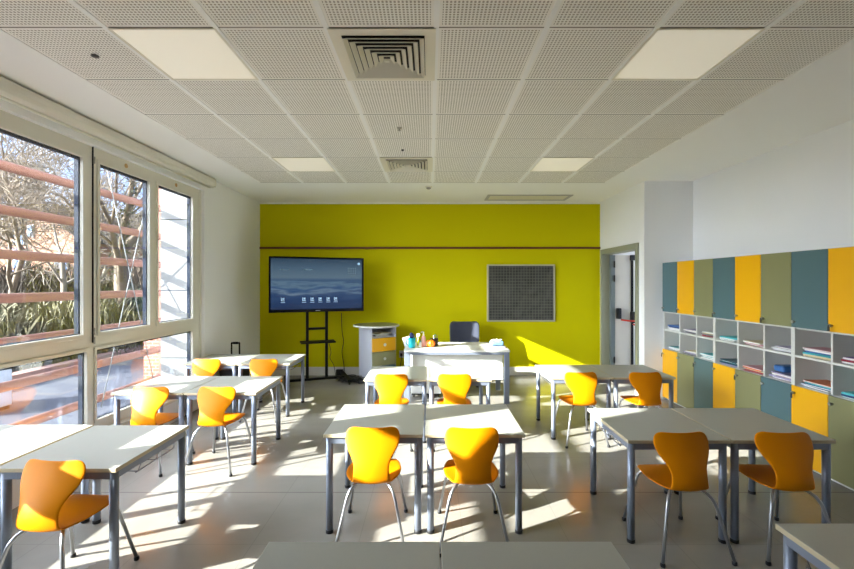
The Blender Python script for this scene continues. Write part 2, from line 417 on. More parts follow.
def vent(cx, cy, label):
    x, y = cell(cx, cy)
    t = empty('ceiling_vent', label, 'ceiling vent', (x, y, ZC-.010), 0, 'square ceiling diffusers')
    def ring(bm, a0, z0, a1, z1):
        v = [[bm.verts.new((sx*a, sy*a, z)) for sx, sy in ((-1, -1), (1, -1), (1, 1), (-1, 1))] for a, z in ((a0, z0), (a1, z1), (a1-.004, z1-.003 if z1 < z0 else z1), (a0-.004, z0+.002))]
        for i in range(4):
            for k in range(4):
                A, B_ = v[i], v[(i+1) % 4]; bm.faces.new((A[k], A[(k+1) % 4], B_[(k+1) % 4], B_[k]))
    bm = NB(); a, b = .297, .235
    for q in ((-a, a, -a, -b), (-a, a, b, a), (-a, -b, -b, b), (b, a, -b, b)): box(bm, *q, -.006, .0)
    bmesh.ops.remove_doubles(bm, verts=bm.verts, dist=1e-5)
    link('frame', bm, vent_white, t)
    link('throat', B(-.24, .24, -.24, .24, .0005, .0018), vent_dark, t)
    for i in range(6):
        r = .232-.037*i; bm = NB(); ring(bm, r-.037*.62, -.004, r, -.020)
        # louvre: flares outward and down
        link('louvre', bm, vent_white, t)
    link('centre_plate', B(-.014, .014, -.014, .014, -.03, -.026), vent_white, t)
vent(-1, 5, 'large square louvred air diffuser in ceiling between the bigger light panels')
vent(-1, 1, 'small-looking square louvred air diffuser in ceiling towards the green wall')
t = empty('slot_diffuser', 'slim rectangular slot diffuser in plaster ceiling near green wall', 'ceiling vent', (1.595, 7.0, ZC))
bm = NB()
for q in ((-.68, .68, -.22, -.17), (-.68, .68, .17, .22), (-.68, -.63, -.17, .17), (.63, .68, -.17, .17)): box(bm, *q, -.012, 0)
bmesh.ops.remove_doubles(bm, verts=bm.verts, dist=1e-5)
link('frame', bm, M('slot_frame_grey', (176, 174, 176), .4), t, bevel=.003); link('grille', B(-.63, .63, -.17, .17, -.004, 0), vent_white, t)
t = empty('smoke_detector', 'round white smoke detector on plaster strip near green wall', 'smoke detector', (-.02, 6.2, ZC))
link('base', lathe(NB(), [(.05, 0), (.05, -.012), (.045, -.018)], 20), vent_white, t, smooth=False); link('sensor_head', lathe(NB(), [(.034, -.018), (.032, -.035), (.02, -.042)], 20), M('detector_grey', (150, 146, 136), .5), t)
tag(link('sprinkler_head', lathe(NB(), [(.022, 0), (.02, -.004), (.008, -.008), (.008, -.02), (.014, -.022), (.014, -.026)], 16), knob_m, loc=(-.275, 3.84, ZC-.008)), 'small round metal sprinkler head in a ceiling tile', 'sprinkler')
tag(link('ceiling_sensor', lathe(NB(), [(.016, 0), (.014, -.01), (.006, -.014)], 14), black, loc=(-.286, 4.47, ZC-.008)), 'tiny dark sensor dot in ceiling behind the sprinkler head', 'sensor')
tag(link('cable_grommet', lathe(NB(), [(.022, 0), (.02, -.008), (.008, -.01)], 14), M('grey_plastic', (90, 88, 84), .5), loc=(-2.05, 2.62, ZC-.008)), 'small grey grommet in ceiling tile beside window-side light panel', 'ceiling fitting')

# ------------------------------------------------------------------ student tables
TW, TD, TH = .632, .675, .64
def make_table():
    t = empty('school_table', '', 'table')
    bm = B(-TW/2, TW/2, 0, TD, TH-.022, TH)
    for f in bm.faces: f.material_index = 0 if abs(f.normal.z) > .5 else 1
    bm.normal_update()
    for f in bm.faces: f.material_index = 0 if abs(f.calc_center_median().z-TH) < 1e-4 else 1
    link('tabletop', bm, [top_lam, top_edge], t, bevel=.0025)
    bm = NB(); i = .035
    for q in ((-TW/2+i, TW/2-i, .012, .032), (-TW/2+i, TW/2-i, TD-.032, TD-.012), (-TW/2+.012, -TW/2+.032, i, TD-i), (TW/2-.032, TW/2-.012, i, TD-i)): box(bm, *q, TH-.062, TH-.022)
    link('apron_frame', bm, leg_grey, t)
    for sx in (-1, 1):
        for y in (.033, TD-.033):
            x = sx*(TW/2-.033)
            l = link('leg', tube(NB(), [(x, y, .012), (x, y, TH-.022)], .022, 16), leg_grey, t)
            link('foot_cap', lathe(NB(), [(.021, 0), (.024, .002), (.024, .018), (.022, .022)], 16, (x, y)), rubber, l)
    bm = NB(); zt = TH-.024; zb = TH-.125; r = .003
    ya, yb = TD*.38, TD*.86
    for y in (ya, (ya+yb)/2, yb):
        tube(bm, [(-TW/2+.02, y, zt), (-TW/2+.06, y, zb), (TW/2-.06, y, zb), (TW/2-.02, y, zt)], r, 6)
    for x in (-TW/2+.06, 0, TW/2-.06): tube(bm, [(x, ya-.02, zb), (x, yb+.02, zb)], r, 6)
    tube(bm, [(-TW/2+.035, ya, zb+.05), (-TW/2+.035, yb, zb+.05)], r, 6); tube(bm, [(TW/2-.035, ya, zb+.05), (TW/2-.035, yb, zb+.05)], r, 6)
    link('wire_rack', bm, wire_grey, t)
    return t
tables = [   # x centre, front-edge y, label
    (-.361, 2.712, 'pale square table in the middle block, second row from the green wall, window-side half'),
    (.286, 2.712, 'pale square table in the middle block, second row from the green wall, locker-side half'),
    (-.343, 4.258, 'pale square table just before the teacher desk, window-side half of its pair'),
    (.300, 4.258, 'pale square table just before the teacher desk, locker-side half of its pair'),
    (-.282, .915, 'bare tabletop cut off by the picture bottom, window-side half of the middle pair'),
    (.357, .915, 'bare tabletop cut off by the picture bottom, locker-side half of the middle pair'),
    (-1.942, 2.215, 'grey shaded square table in third window-side row, with one yellow chair before it'),
    (-2.593, 2.225, 'sunlit square table touching the big window, cut off by the picture edge'),
    (-1.836, 3.74, 'square table in second window-side row, the half beside the middle aisle'),
    (-2.474, 3.74, 'sunlit square table in second window-side row, the half against the windows'),
    (-1.990, 5.10, 'square table in window-side row by the TV stand, aisle half'),
    (-2.630, 5.10, 'sunlit square table in window-side row by the TV stand, half against the windows'),
    (1.525, 2.612, 'square table in second locker-side row, the half beside the middle aisle'),
    (2.165, 2.612, 'square table in second locker-side row, the half against the lockers'),
    (1.546, 4.35, 'square table in locker-side row by the green wall, aisle half'),
    (2.186, 4.35, 'square table in locker-side row by the green wall, half near the door'),
    (1.695, 1.035, 'shaded table cut off at the bottom corner on the locker side'),
]
proto = make_table()
for i, (x, y, lab) in enumerate(tables):
    t = proto if i == 0 else clone(proto)
    t.location = (x, y, 0); t['label'] = lab; t['group'] = 'square school tables in pairs'

# ------------------------------------------------------------------ student chairs
def make_chair():
    t = empty('school_chair', '', 'chair')
    # rows: y, z, half width, edge lift (z), edge forward (y)
    rows = [(.190, .370, .085, 0, 0), (.188, .383, .112, 0, 0), (.170, .396, .138, -.002, 0), (.11, .404, .160, -.004, 0), (.04, .402, .172, .0, 0), (-.02, .396, .177, .008, 0),
            (-.08, .389, .170, .014, 0), (-.125, .383, .150, .016, .006), (-.158, .382, .130, .012, .012), (-.180, .391, .117, .004, .016), (-.189, .415, .112, 0, .018),
            (-.188, .445, .109, 0, .018), (-.182, .475, .107, 0, .018), (-.172, .505, .111, 0, .018), (-.158, .535, .126, 0, .02), (-.142, .568, .149, 0, .024), (-.126, .60, .165, 0, .026),
            (-.110, .635, .172, 0, .026), (-.099, .664, .168, 0, .024), (-.093, .682, .158, .002, .02), (-.090, .692, .142, .004, .016), (-.088, .697, .118, .004, .012)]
    n = 10; bm = NB(); g = []
    for (y, z, hw, lz, fy) in rows:
        g.append([bm.verts.new((hw*(2*k/n-1), y+fy*abs(2*k/n-1)**2, z+lz*abs(2*k/n-1)**2)) for k in range(n+1)])
    for a, b in zip(g, g[1:]):
        for k in range(n): bm.faces.new((a[k], a[k+1], b[k+1], b[k]))
    s = link('seat_shell', bm, chair_yellow, t, smooth=True)
    m = s.modifiers.new('solid', 'SOLIDIFY'); m.thickness = .010; m.offset = 0
    m = s.modifiers.new('sub', 'SUBSURF'); m.levels = 1; m.render_levels = 2
    bm = NB(); box(bm, -.085, .085, -.09, .10, .376, .388)
    link('mounting_plate', bm, chrome_leg, t, bevel=.004)
    for sx in (-1, 1):
        fr = [(sx*.04, .06, .380)] + arc((sx*.09, .10, .384), (sx*.135, .14, .380), (sx*.145, .15, .33)) + [(sx*.195, .227, .016)]
        rr = [(sx*.04, -.06, .378)] + arc((sx*.07, -.10, .376), (sx*.13, -.175, .378), (sx*.150, -.19, .28), 8) + [(sx*.208, -.248, .016)]
        for p in (fr, rr):
            l = link('leg', tube(NB(), p, .0095, 10), chrome_leg, t)
            x, y, _ = p[-1]
            link('foot_cap', lathe(NB(), [(.012, 0), (.014, .003), (.014, .016), (.011, .022)], 12, (x, y)), rubber, l)
    return t
chairs = [  # x, y(back top), rot deg, label
    (-0.358, 2.692, 1, 'yellow chair in the middle block second row, window-side seat, back half shaded'),
    (0.261, 2.682, 0, 'yellow chair in the middle block second row, locker-side seat, brightly sunlit back'),
    (-0.383, 4.246, 0, 'yellow chair before the teacher desk, seat on the round-topped cabinet side'),
    (0.242, 4.246, 0, 'yellow chair before the teacher desk, seat on the blackboard side'),
    (-1.911, 2.193, -4, 'yellow chair in third window-side row, its seat front lit by sun'),
    (-2.425, 3.728, -3, 'yellow chair in second window-side row, seat against the windows, back top sunlit'),
    (-1.850, 3.728, -2, 'yellow chair in second window-side row, seat beside the middle aisle'),
    (-2.649, 5.088, 0, 'yellow chair in window-side row by TV, seat against the windows'),
    (-1.972, 5.088, 0, 'yellow chair in window-side row by TV, seat nearer the TV stand'),
    (1.514, 2.600, 2, 'shaded orange-yellow chair in second locker-side row, aisle seat'),
    (2.134, 2.600, -2, 'shaded orange-yellow chair in second locker-side row, seat by the lockers'),
    (1.523, 4.338, 3, 'sunlit yellow chair in locker-side row by green wall, aisle seat'),
    (2.174, 4.338, 2, 'darker yellow chair in locker-side row by green wall, seat near door'),
]
proto = make_chair()
for i, (x, y, a, lab) in enumerate(chairs):
    t = proto if i == 0 else clone(proto)
    r = math.radians(a); t.rotation_euler = (0, 0, r)
    t.location = (x - math.sin(r)*.068, y + math.cos(r)*.068, 0); t['label'] = lab; t['group'] = 'yellow moulded school chairs'

# ------------------------------------------------------------------ lockers
XF = 3.21; U = .35
cols_up = [d_blue, d_yellow, d_olive, d_blue, d_yellow, d_olive, d_blue, d_yellow, d_olive]
cols_lo = [d_yellow, d_olive, d_blue, d_yellow, d_olive, d_blue, d_yellow, d_olive, d_blue]
where = ['beside the doorway alcove', 'in the middle of the run', 'at the end far from the door']
for c in range(3):
    ya = YA-.01 - c*3*U*.998          # far end
    t = empty('locker_cabinet', 'pigeonhole cabinet with yellow, olive and slate doors, %s' % where[c], 'cabinet', (XF, ya, 0), 0, 'pigeonhole lockers along the white wall')
    w = 3*U-.004; D = XR-XF-.01; k = .018
    bm = NB()
    box(bm, .015, D, -w, 0, 1.862, 1.88); box(bm, .015, D, -w, 0, .04, .058); box(bm, D-.01, D, -w, 0, .058, 1.862)
    box(bm, .05, D-.02, -w+.01, -.01, 0, .04)
    for j in range(4):
        y = -min(j*U, w-k)
        if j in (0, 3): box(bm, 0, D-.01, y-k if j == 0 else -w, y if j == 0 else -w+k, .058, 1.862)
        else: box(bm, .015, D-.01, y-k/2, y+k/2, .058, 1.862)
    link('body', bm, lam_white, t)
    for z in (.693, 1.205): link('shelf', B(.015, D-.01, -w+k, -k, z-.009, z+.009), lam_white, t)
    link('middle_shelf', B(.004, D-.01, -w+k, -k, .949, .967), lam_white, t)
    for j in range(3):
        for (z0, z1, ms, nm, hz) in ((1.212, 1.875, cols_up, 'upper_door', 1.262), (.045, .700, cols_lo, 'lower_door', .640)):
            y1 = -j*U-.003; y0 = -(j+1)*U+.003
            dr = link(nm, B(-.018, -.001, y0, y1, z0, z1), ms[c*3+j], t, bevel=.002)
            bm = NB(); lathe(bm, [(.007, 0), (.007, .012), (.013, .016), (.014, .024), (.010, .028)], 12)
            bm.transform(Matrix.Translation((-.018, y1-.035, hz)) @ Matrix.Rotation(-PI/2, 4, 'Y'))
            link('lock_knob', bm, knob_m, dr)
            if (c*3+j+(hz > 1)) % 2 == 0:
                bm = NB(); box(bm, -.05, -.046, y1-.044, y1-.026, hz-.045, hz-.008); box(bm, -.052, -.04, y1-.038, y1-.032, hz-.012, hz+.004)
                link('hanging_key', bm, M('black_key', (40, 40, 42), .5), dr)

# notebooks in the pigeonholes
rnd = random.Random(5)
pal = {'navy': (34, 52, 104), 'white': (226, 228, 226), 'lilac': (168, 160, 190), 'blue': (52, 104, 168), 'teal': (60, 160, 168), 'grey': (120, 120, 124), 'turquoise': (80, 190, 196),
       'crimson': (160, 40, 60), 'pink': (206, 150, 160), 'orange': (210, 110, 60), 'cream': (214, 200, 160), 'purple': (104, 60, 130), 'dark teal': (22, 76, 90)}
bmats = {k: M('cover_%s' % k.replace(' ', '_'), v, .45, var=.1, scale=10) for k, v in pal.items()}
piles = {  # (row, column): colours bottom to top
    (1, 0): ['white', 'white', 'navy', 'blue'], (1, 1): ['grey', 'white', 'lilac'], (1, 2): ['crimson', 'grey', 'cream', 'white'], (1, 3): ['grey', 'teal', 'turquoise'],
    (1, 4): ['crimson', 'pink', 'cream'], (1, 5): ['lilac', 'white', 'lilac'], (1, 6): ['cream', 'teal', 'blue', 'dark teal', 'pink'], (1, 7): ['navy', 'crimson', 'purple'], 
    (0, 0): ['white', 'navy', 'teal'], (0, 1): ['grey', 'lilac', 'cream'], (0, 2): ['white', 'turquoise', 'teal', 'turquoise'], (0, 3): ['lilac', 'dark teal', 'turquoise', 'dark teal'],
    (0, 4): ['crimson', 'cream', 'orange', 'pink'], (0, 5): ['purple', 'lilac', 'pink', 'lilac'], (0, 6): ['dark teal', 'blue', 'turquoise', 'orange'], (0, 7): ['teal', 'navy', 'turquoise']}
ordn = ['first', 'second', 'third', 'fourth', 'fifth', 'sixth', 'seventh', 'eighth']
def book_mesh(w, l, h, mt, nm='notebook'):
    bm = NB(); box(bm, -w/2, w/2, -l/2, l/2, 0, .0015, 0); box(bm, -w/2, w/2, -l/2, l/2, h-.0015, h, 0); box(bm, -w/2, -w/2+.0015, -l/2, l/2, .0015, h-.0015, 0) if rnd.random() < .6 else None
    box(bm, -w/2+.003, w/2-.003, -l/2+.003, l/2-.003, .0015, h-.0015, 1)
    return link(nm, bm, [mt, paper_m])
for (row, col), cs in piles.items():
    c, j = divmod(col, 3)
    yc = YA-.01 - c*3*U*.998 - j*U - U/2
    z = (.967 if row else .702)+.0015
    for i, cn in enumerate(cs):
        h = rnd.uniform(.008, .018)
        o = book_mesh(.21, .27 if i % 2 else .25, h, bmats[cn]); o.name = 'notebook'
        o.location = (XF+.145+rnd.uniform(-.012, .02), yc+rnd.uniform(-.012, .01), z); o.rotation_euler = (0, 0, rnd.uniform(-.09, .09)); z += h+.0006
        tag(o, '%s notebook, %s from bottom, %s pigeonhole of the %s locker column from the door' % (cn, ordn[i], 'upper' if row else 'lower', ordn[col]), 'notebook', 'notebooks lying in the pigeonholes')
def ball(nm, r, mt, loc, label, cat):
    bm = NB(); bmesh.ops.create_icosphere(bm, subdivisions=3, radius=r); bm.transform(Matrix.Scale(.85, 4, (0, 0, 1)))
    return tag(link(nm, bm, mt, smooth=True, loc=loc), label, cat)
bm = NB(); prof = [(.0, 0), (.03, .002), (.04, .03), (.038, .055), (.02, .068), (.0, .07)]
box(bm, -.085, .085, -.06, .06, 0, .06)
o = link('pencil_case', bm, bmats['blue'], loc=(XF+.11, YA-.01-5*U*.998-U/2+.02, 0), bevel=.02, seg=4); o.location.z = .702+.0015+4*.0
o.location.z = .775
tag(o, 'blue soft pencil case on notebooks, lower pigeonhole of sixth locker column', 'pencil case')

# ------------------------------------------------------------------ TV on its stand
pl = Vector((-161.3*6.46/F, 6.46, 0)); pr = Vector((-66.5*6.98/F, 6.98, 0)); mid = (pl+pr)/2
rz = math.atan2(pr.y-pl.y, pr.x-pl.x)
t = empty('television', 'large black flat TV showing a blue desktop, on black floor stand', 'television', (mid.x, mid.y, 1.6), rz)
wv = (pr-pl).length/2; zt, zb = 1.6+26.8*6.46/F-1.6, 1.6-30*6.46/F-1.6
link('casing', B(-wv, wv, .0, .07, zb, zt), black, t, bevel=.006)
bm = NB(); e = .028
for q in ((-wv, wv, zb, zb+.045), (-wv, wv, zt-e, zt), (-wv, -wv+e, zb+.045, zt-e), (wv-e, wv, zb+.045, zt-e)): box(bm, q[0], q[1], -.012, 0, q[2], q[3])
link('bezel', bm, M('gloss_black_bezel', (12, 12, 15), .2), t)
zc = (zt+zb)/2+.01
sc = link('screen', B(-wv+e, wv-e, -.004, -.001, zb+.045-zc, zt-e-zc), screen_m, t, loc=(0, 0, zc))
def mark(x0, x1, z0, z1, nm='screen_mark', mt=icon_m): 
    return B(x0, x1, -.0065, -.0045, z0, z1)
us = lambda u: -wv + 2*wv*u; vs = lambda v: zb+(zt-zb)*v
for u in (.14, .355, .44, .525, .61, .69):
    bm = NB(); cx, cz = us(u), vs(.235); s = .026
    box(bm, cx-s, cx+s, -.0065, -.0045, cz-s, cz-s+.01); box(bm, cx-s, cx-s+.012, -.0065, -.0045, cz-s+.01, cz+s); box(bm, cx-s*.3, cx+s*.8, -.0065, -.0045, cz-s*.2, cz+s*.9)
    box(bm, cx-s*1.2, cx+s*1.2, -.0065, -.0045, cz-s-.025, cz-s-.018)
    link('app_icon', bm, icon_m, sc, loc=(0, 0, -zc))
bm = NB(); box(bm, us(.11), us(.20), -.0065, -.0045, vs(.765), vs(.78)); box(bm, us(.35), us(.44), -.0065, -.0045, vs(.765), vs(.78)); link('menu_heading', bm, M('dim_heading', (120, 150, 170), .5), sc, loc=(0, 0, -zc))
bm = NB(); lathe(bm, [(.02, 0), (.02, .002)], 18); bm.transform(Matrix.Translation((us(.945), -.0045, vs(.89))) @ Matrix.Rotation(PI/2, 4, 'X')); link('round_icon', bm, icon_m, sc, loc=(0, 0, -zc))
bm = NB()
for i in range(5):
    for j in range(4): box(bm, us(.825)+i*.028, us(.825)+i*.028+.010, -.0065, -.0045, vs(.70)+j*.028, vs(.70)+j*.028+.010)
link('calendar_widget', bm, M('dim_calendar', (130, 150, 160), .5), sc, loc=(0, 0, -zc))
link('maker_mark', B(-.035, .035, -.0135, -.012, zb+.018, zb+.028), M('silver_print', (170, 170, 175), .4), t)

sm = Vector((-113*6.86/F, 6.86, 0))
t = empty('television_stand', 'black steel stand with two posts and shelf carrying the TV', 'TV stand', (sm.x, sm.y, 0), rz)
for s in (-1, 1):
    p = link('post', B(s*.15-.022, s*.15+.022, -.02, .02, .06, 1.62), black_metal, t, bevel=.003)
    l = link('foot', B(s*.46-.03, s*.46+.03, -.36, .36, .045, .085), black_metal, t, bevel=.003)
    for y in (-.32, .32):
        bm = lathe(NB(), [(.018, -.011), (.024, -.008), (.024, .008), (.018, .011)], 16); bm.transform(Matrix.Translation((s*.46, y, .0245)) @ Matrix.Rotation(PI/2, 4, 'Y'))
        link('castor', bm, rubber, l)
link('base_crossbar', B(-.49, .49, -.035, .035, .05, .085), black_metal, t, bevel=.003)
link('middle_brace', B(-.13, .13, -.012, .012, .85, .89), black_metal, t)
link('equipment_shelf', B(-.26, .27, -.20, .06, .655, .677), black_metal, t, bevel=.003)
link('mount_plate', B(-.30, .30, .021, .035, 1.25, 1.50), black_metal, t)

# cables
rnd = random.Random(11)
def cable(pts, r, label, name='power_cable'):
    bm = tube(NB(), pts, r, 6); return tag(link(name, bm, black), label, 'cable')
def P(x, y, Y): return ((x-VX)*Y/F, Y, H-(y-VY)*Y/F)
def PF(x, y, z=.006):
    Y = F*(H-z)/(y-VY); return ((x-VX)*Y/F, Y, z)
def smooth_pts(ps, k=4):
    out = []; ps = [Vector(p) for p in ps]
    for i in range(len(ps)-1):
        a = ps[max(i-1, 0)]; b = ps[i]; c = ps[i+1]; d_ = ps[min(i+2, len(ps)-1)]
        for q in range(k):
            s = q/k; out.append(.5*((2*b)+(c-a)*s+(2*a-5*b+4*c-d_)*s*s+(3*b-a-3*c+d_)*s**3))
    out.append(ps[-1]); return out
cable(smooth_pts([P(341.5, 313, 7.3), P(342, 330, 7.38), P(343.5, 342, 7.39), P(342, 352, 7.39), P(344, 366, 7.38), PF(344, 377)]), .006, 'thin black cable hanging from the TV down the green wall')
cable(smooth_pts([P(329, 343, 6.95), P(331, 352, 7.1), P(330, 358, 7.2), P(334, 366, 7.25), PF(336, 379)]), .005, 'thin black cable looping from the stand shelf to the floor')
t = empty('cable_bundle', 'tangled black cables on the floor beside the round-topped cabinet', 'cable', (-1.28, 6.95, 0))
for k in range(6):
    ps = [Vector((rnd.uniform(-.22, .26), rnd.uniform(-.16, .16), .008+.012*k+rnd.uniform(0, .02))) for _ in range(8)]
    link('cable_loop', tube(NB(), smooth_pts(ps, 5), .007, 6), black, t)
link('power_strip', B(-.16, .14, .10, .15, 0, .045), black, t, bevel=.006)
t2 = link('adapter_brick', B(-.05, .05, -.03, .03, 0, .04), black, t, bevel=.008, loc=(.18, -.12, 0)); t2.rotation_euler = (0, 0, .5)
tag(link('wall_trunking_box', B(-1.62, -1.50, 7.36, 7.408, .0, .11), black, bevel=.01), 'small black box at the skirting beneath the hanging TV cable', 'socket box')

# ------------------------------------------------------------------ round-topped drawer cabinet
th = math.radians(35); P2 = Vector((-1.186, 7.15))
t = empty('drawer_cabinet', 'grey cabinet with round top, open shelf, yellow and olive drawers', 'cabinet', (P2.x, P2.y, 0), th)
# local x along the front, local y to the rear; rear-left corner at origin
D, W_ = .45, .45
bm = NB(); k = .018
box(bm, 0, k, -D, 0, .0, .89); box(bm, W_-k, W_, -D, 0, 0, .89); box(bm, k, W_-k, -k, 0, .02, .89); box(bm, k, W_-k, -D+.01, -k, .03, .05); box(bm, k, W_-k, -D+.01, -k, .72, .738)
link('body', bm, lam_lilac, t)
bm = lathe(NB(), [(.36, .89), (.375, .893), (.375, .915), (.36, .918)], 48, (0, 0)); 
for v in bm.verts: pass
link('round_top', bm, [lam_white], t, loc=(.185, -.262, 0))
link('top_inlay', lathe(NB(), [(.357, .918), (.357, .9195)], 48), d_olive, t, loc=(.185, -.262, 0))
for (z0, z1, m_, nm) in ((.50, .715, d_yellow, 'yellow_drawer'), (.275, .49, d_olive, 'olive_drawer'), (.055, .265, d_blue, 'slate_drawer')):
    dr = link(nm, B(.012, W_-.012, -D-.016, -D+.002, z0, z1), m_, t, bevel=.002)
    bm = lathe(NB(), [(.008, 0), (.008, .012), (.024, .016), (.024, .022)], 16); bm.transform(Matrix.Translation((W_/2, -D-.016, (z0+z1)/2)) @ Matrix.Rotation(PI/2, 4, 'X'))
    link('drawer_knob', bm, lam_white, dr)
R_ = Matrix.Rotation(th, 4, 'Z')
def cabp(x, y, z): v = R_ @ Vector((x, y, 0)); return (P2.x+v.x, P2.y+v.y, z)
for i, (cn, dx, lab) in enumerate((('grey', 0, 'grey folder at bottom of pile inside the round-topped cabinet shelf'), ('white', -.02, 'white papers lying on grey folder inside the round-topped cabinet shelf'), ('cream', .05, 'cream exercise book on top of pile inside the round-topped cabinet'))):
    o = book_mesh(.24, .2, .014, bmats[cn], 'folder' if i == 0 else 'paper_stack' if i == 1 else 'exercise_book'); o.location = cabp(.22+dx, -.30, .739+.0145*i); o.rotation_euler = (0, 0, th+.1*i); tag(o, lab, 'stationery')

# wall socket between cabinet and desk
t = empty('wall_socket', 'small grey wall socket with black plug between cabinet and desk', 'socket', ((401.5-VX)*YB/F, YB-.006, H-(354-VY)*YB/F))
link('plate', B(-.04, .04, -.012, 0, -.06, .06), lam_lilac, t, bevel=.004); link('plug', B(-.02, .02, -.05, -.012, -.03, .02), black, t, bevel=.006)
link('plug_cord', tube(NB(), smooth_pts([(0, -.045, -.02), (0, -.05, -.1), (-.03, -.04, -.25), (-.06, -.03, -.36)]), .006, 6), black, t)

# ------------------------------------------------------------------ teacher desk
DX0, DX1, DYF, DYB, DZT = -.344, 1.058, 5.66, 6.44, .71
t = empty('teacher_desk', 'wide white teacher desk with grey flat legs near the green wall', 'desk', (DX0, DYF, 0))
w, dp = DX1-DX0, DYB-DYF
bm = B(0, w, 0, dp, DZT-.026, DZT)
link('desktop', bm, M('desk_white_laminate', (224, 222, 210), .38, var=.02), t, bevel=.002)
for x in (.005, w-.075):
    for y in (.005, dp-.055): link('leg', B(x, x+.07, y, y+.05, .0, DZT-.026), leg_grey, t, bevel=.004)
bm = NB(); box(bm, .075, w-.075, .01, .03, DZT-.062, DZT-.028); box(bm, .075, w-.075, dp-.03, dp-.01, DZT-.062, DZT-.028)
link('under_rail', bm, leg_grey, t)
link('modesty_panel', B(.08, w-.08, .10, .118, .30, DZT-.03), M('panel_white', (222, 220, 208), .45, var=.02), t, bevel=.002)
# pedestal
t = empty('desk_pedestal', 'low white drawer pedestal on castors under the teacher desk', 'drawer unit', (-.265, 5.98, 0))
link('body', B(0, .42, 0, .36, .055, .50), lam_white, t, bevel=.003); link('plinth', B(.01, .41, .01, .35, .035, .055), black, t)
for z in (.07, .215, .36):
    dr = link('drawer', B(.004, .416, .36, .378, z, z+.135), lam_white, t, bevel=.002); link('drawer_handle', B(.15, .27, .378, .392, z+.06, z+.07), knob_m, dr)
for x in (.04, .38):
    for y in (.04, .32):
        bm = lathe(NB(), [(.012, -.009), (.0175, -.007), (.0175, .007), (.012, .009)], 14); bm.transform(Matrix.Translation((x, y, .0175)) @ Matrix.Rotation(PI/2, 4, 'Y')); link('castor', bm, rubber, t)

# teacher chair
t = empty('swivel_chair', 'dark grey padded swivel chair behind the teacher desk', 'office chair', (.57, 6.78, 0), 0)
def pad(x0, x1, y0, y1, z0, z1): return B(x0, x1, y0, y1, z0, z1)
link('seat', pad(-.24, .24, -.25, .2, .43, .50), chair_fab, t, bevel=.03, seg=4)
bm = NB(); g = []
for (z, hw) in ((.54, .20), (.56, .225), (.66, .235), (.78, .24), (.90, .24), (.945, .225), (.96, .19)):
    g.append([bm.verts.new((hw*(k/4-1), .24 - .045*(1-(k/4-1)**2)*-1 + (z-.54)*.12, z-(.006*(k/4-1)**2))) for k in range(9)])
for a, b in zip(g, g[1:]):
    for k in range(8): bm.faces.new((a[k], a[k+1], b[k+1], b[k]))
o = link('backrest', bm, chair_fab, t, smooth=True); m = o.modifiers.new('s', 'SOLIDIFY'); m.thickness = .05; m.offset = 0; m = o.modifiers.new('b', 'BEVEL'); m.width = .012; m.segments = 3
link('back_support', tube(NB(), [(0, .12, .42), (0, .29, .44), (0, .335, .60), (0, .335, .74)], .022, 10), black, t)
link('gas_lift', tube(NB(), [(0, 0, .09), (0, 0, .43)], .026, 14), black, t)
for k in range(5):
    a = k*2*PI/5+.3; c, s = math.cos(a), math.sin(a)
    l = link('star_leg', tube(NB(), [(0, 0, .10), (c*.27, s*.27, .075)], [.026, .017], 8), black, t)
    bm = lathe(NB(), [(.02, -.016), (.027, -.012), (.027, .012), (.02, .016)], 14); bm.transform(Matrix.Translation((c*.27, s*.27, .028)) @ Matrix.Rotation(a, 4, 'Z') @ Matrix.Rotation(PI/2, 4, 'X')); link('castor', bm, rubber, l)

# things on the desk
def desk(x, y): # pixel of a base point on the desktop
    Y = F*(H-DZT)/(y-VY); return ((x-VX)*Y/F, Y, DZT+.0005)
p = desk(412, 347)
t = empty('pencil_pot', 'teal pot with navy brush at the desk corner by the cabinet', 'pot', (p[0], 5.90, p[2]))
link('pot', lathe(NB(), [(.042, 0), (.046, .004), (.050, .135), (.047, .135), (.043, .01)], 24), teal_m, t)
link('handle', tube(NB(), smooth_pts([(-.046, 0, .115), (-.075, 0, .10), (-.075, 0, .05), (-.044, 0, .03)]), .006, 8), teal_m, t)
bl = link('brush', tube(NB(), [(.0, 0, .02), (.005, .0, .14)], .007, 8), navy_m, t); bm = NB(); bmesh.ops.create_icosphere(bm, subdivisions=2, radius=.032); bm.transform(Matrix.Translation((-.004, 0, .165)) @ Matrix.Scale(1.3, 4, (0, 0, 1))); link('brush_head', bm, navy_m, bl, smooth=True)
link('pencil', tube(NB(), [(.01, .01, .012), (.035, .02, .16)], .004, 6), paper_m, t)
t = empty('leaning_card', 'white and pink card leaning behind the teal pot', 'card', (p[0]-.035, 6.02, DZT+.001), .2)
bm = B(-.075, .05, -.003, .003, 0, .125); bm.transform(Matrix.Rotation(-.25, 4, 'Y')); bm.transform(Matrix.Rotation(-.2, 4, 'X')); bm.transform(Matrix.Translation((0, 0, .016))); link('card_sheet', bm, paper_m, t)
bm = B(-.02, .01, -.004, -.0032, .02, .10); bm.transform(Matrix.Rotation(-.25, 4, 'Y')); bm.transform(Matrix.Rotation(-.2, 4, 'X')); bm.transform(Matrix.Translation((0, 0, .016))); link('pink_print', bm, pink_m, t)
t = empty('spray_bottle', 'small green spray bottle with white nozzle on teacher desk', 'bottle', ((418.5-VX)*6.1/F, 6.1, DZT+.0005))
link('bottle_body', lathe(NB(), [(.026, 0), (.03, .005), (.03, .085), (.012, .11), (.012, .125)], 18), M('olive_green_liquid', (120, 130, 20), .3), t)
bm = NB(); box(bm, -.03, .02, -.01, .01, .14, .165); tube(bm, [(0, 0, .125), (0, 0, .17)], .010, 8); box(bm, -.028, -.02, -.006, .006, .115, .14); link('nozzle', bm, paper_m, t)
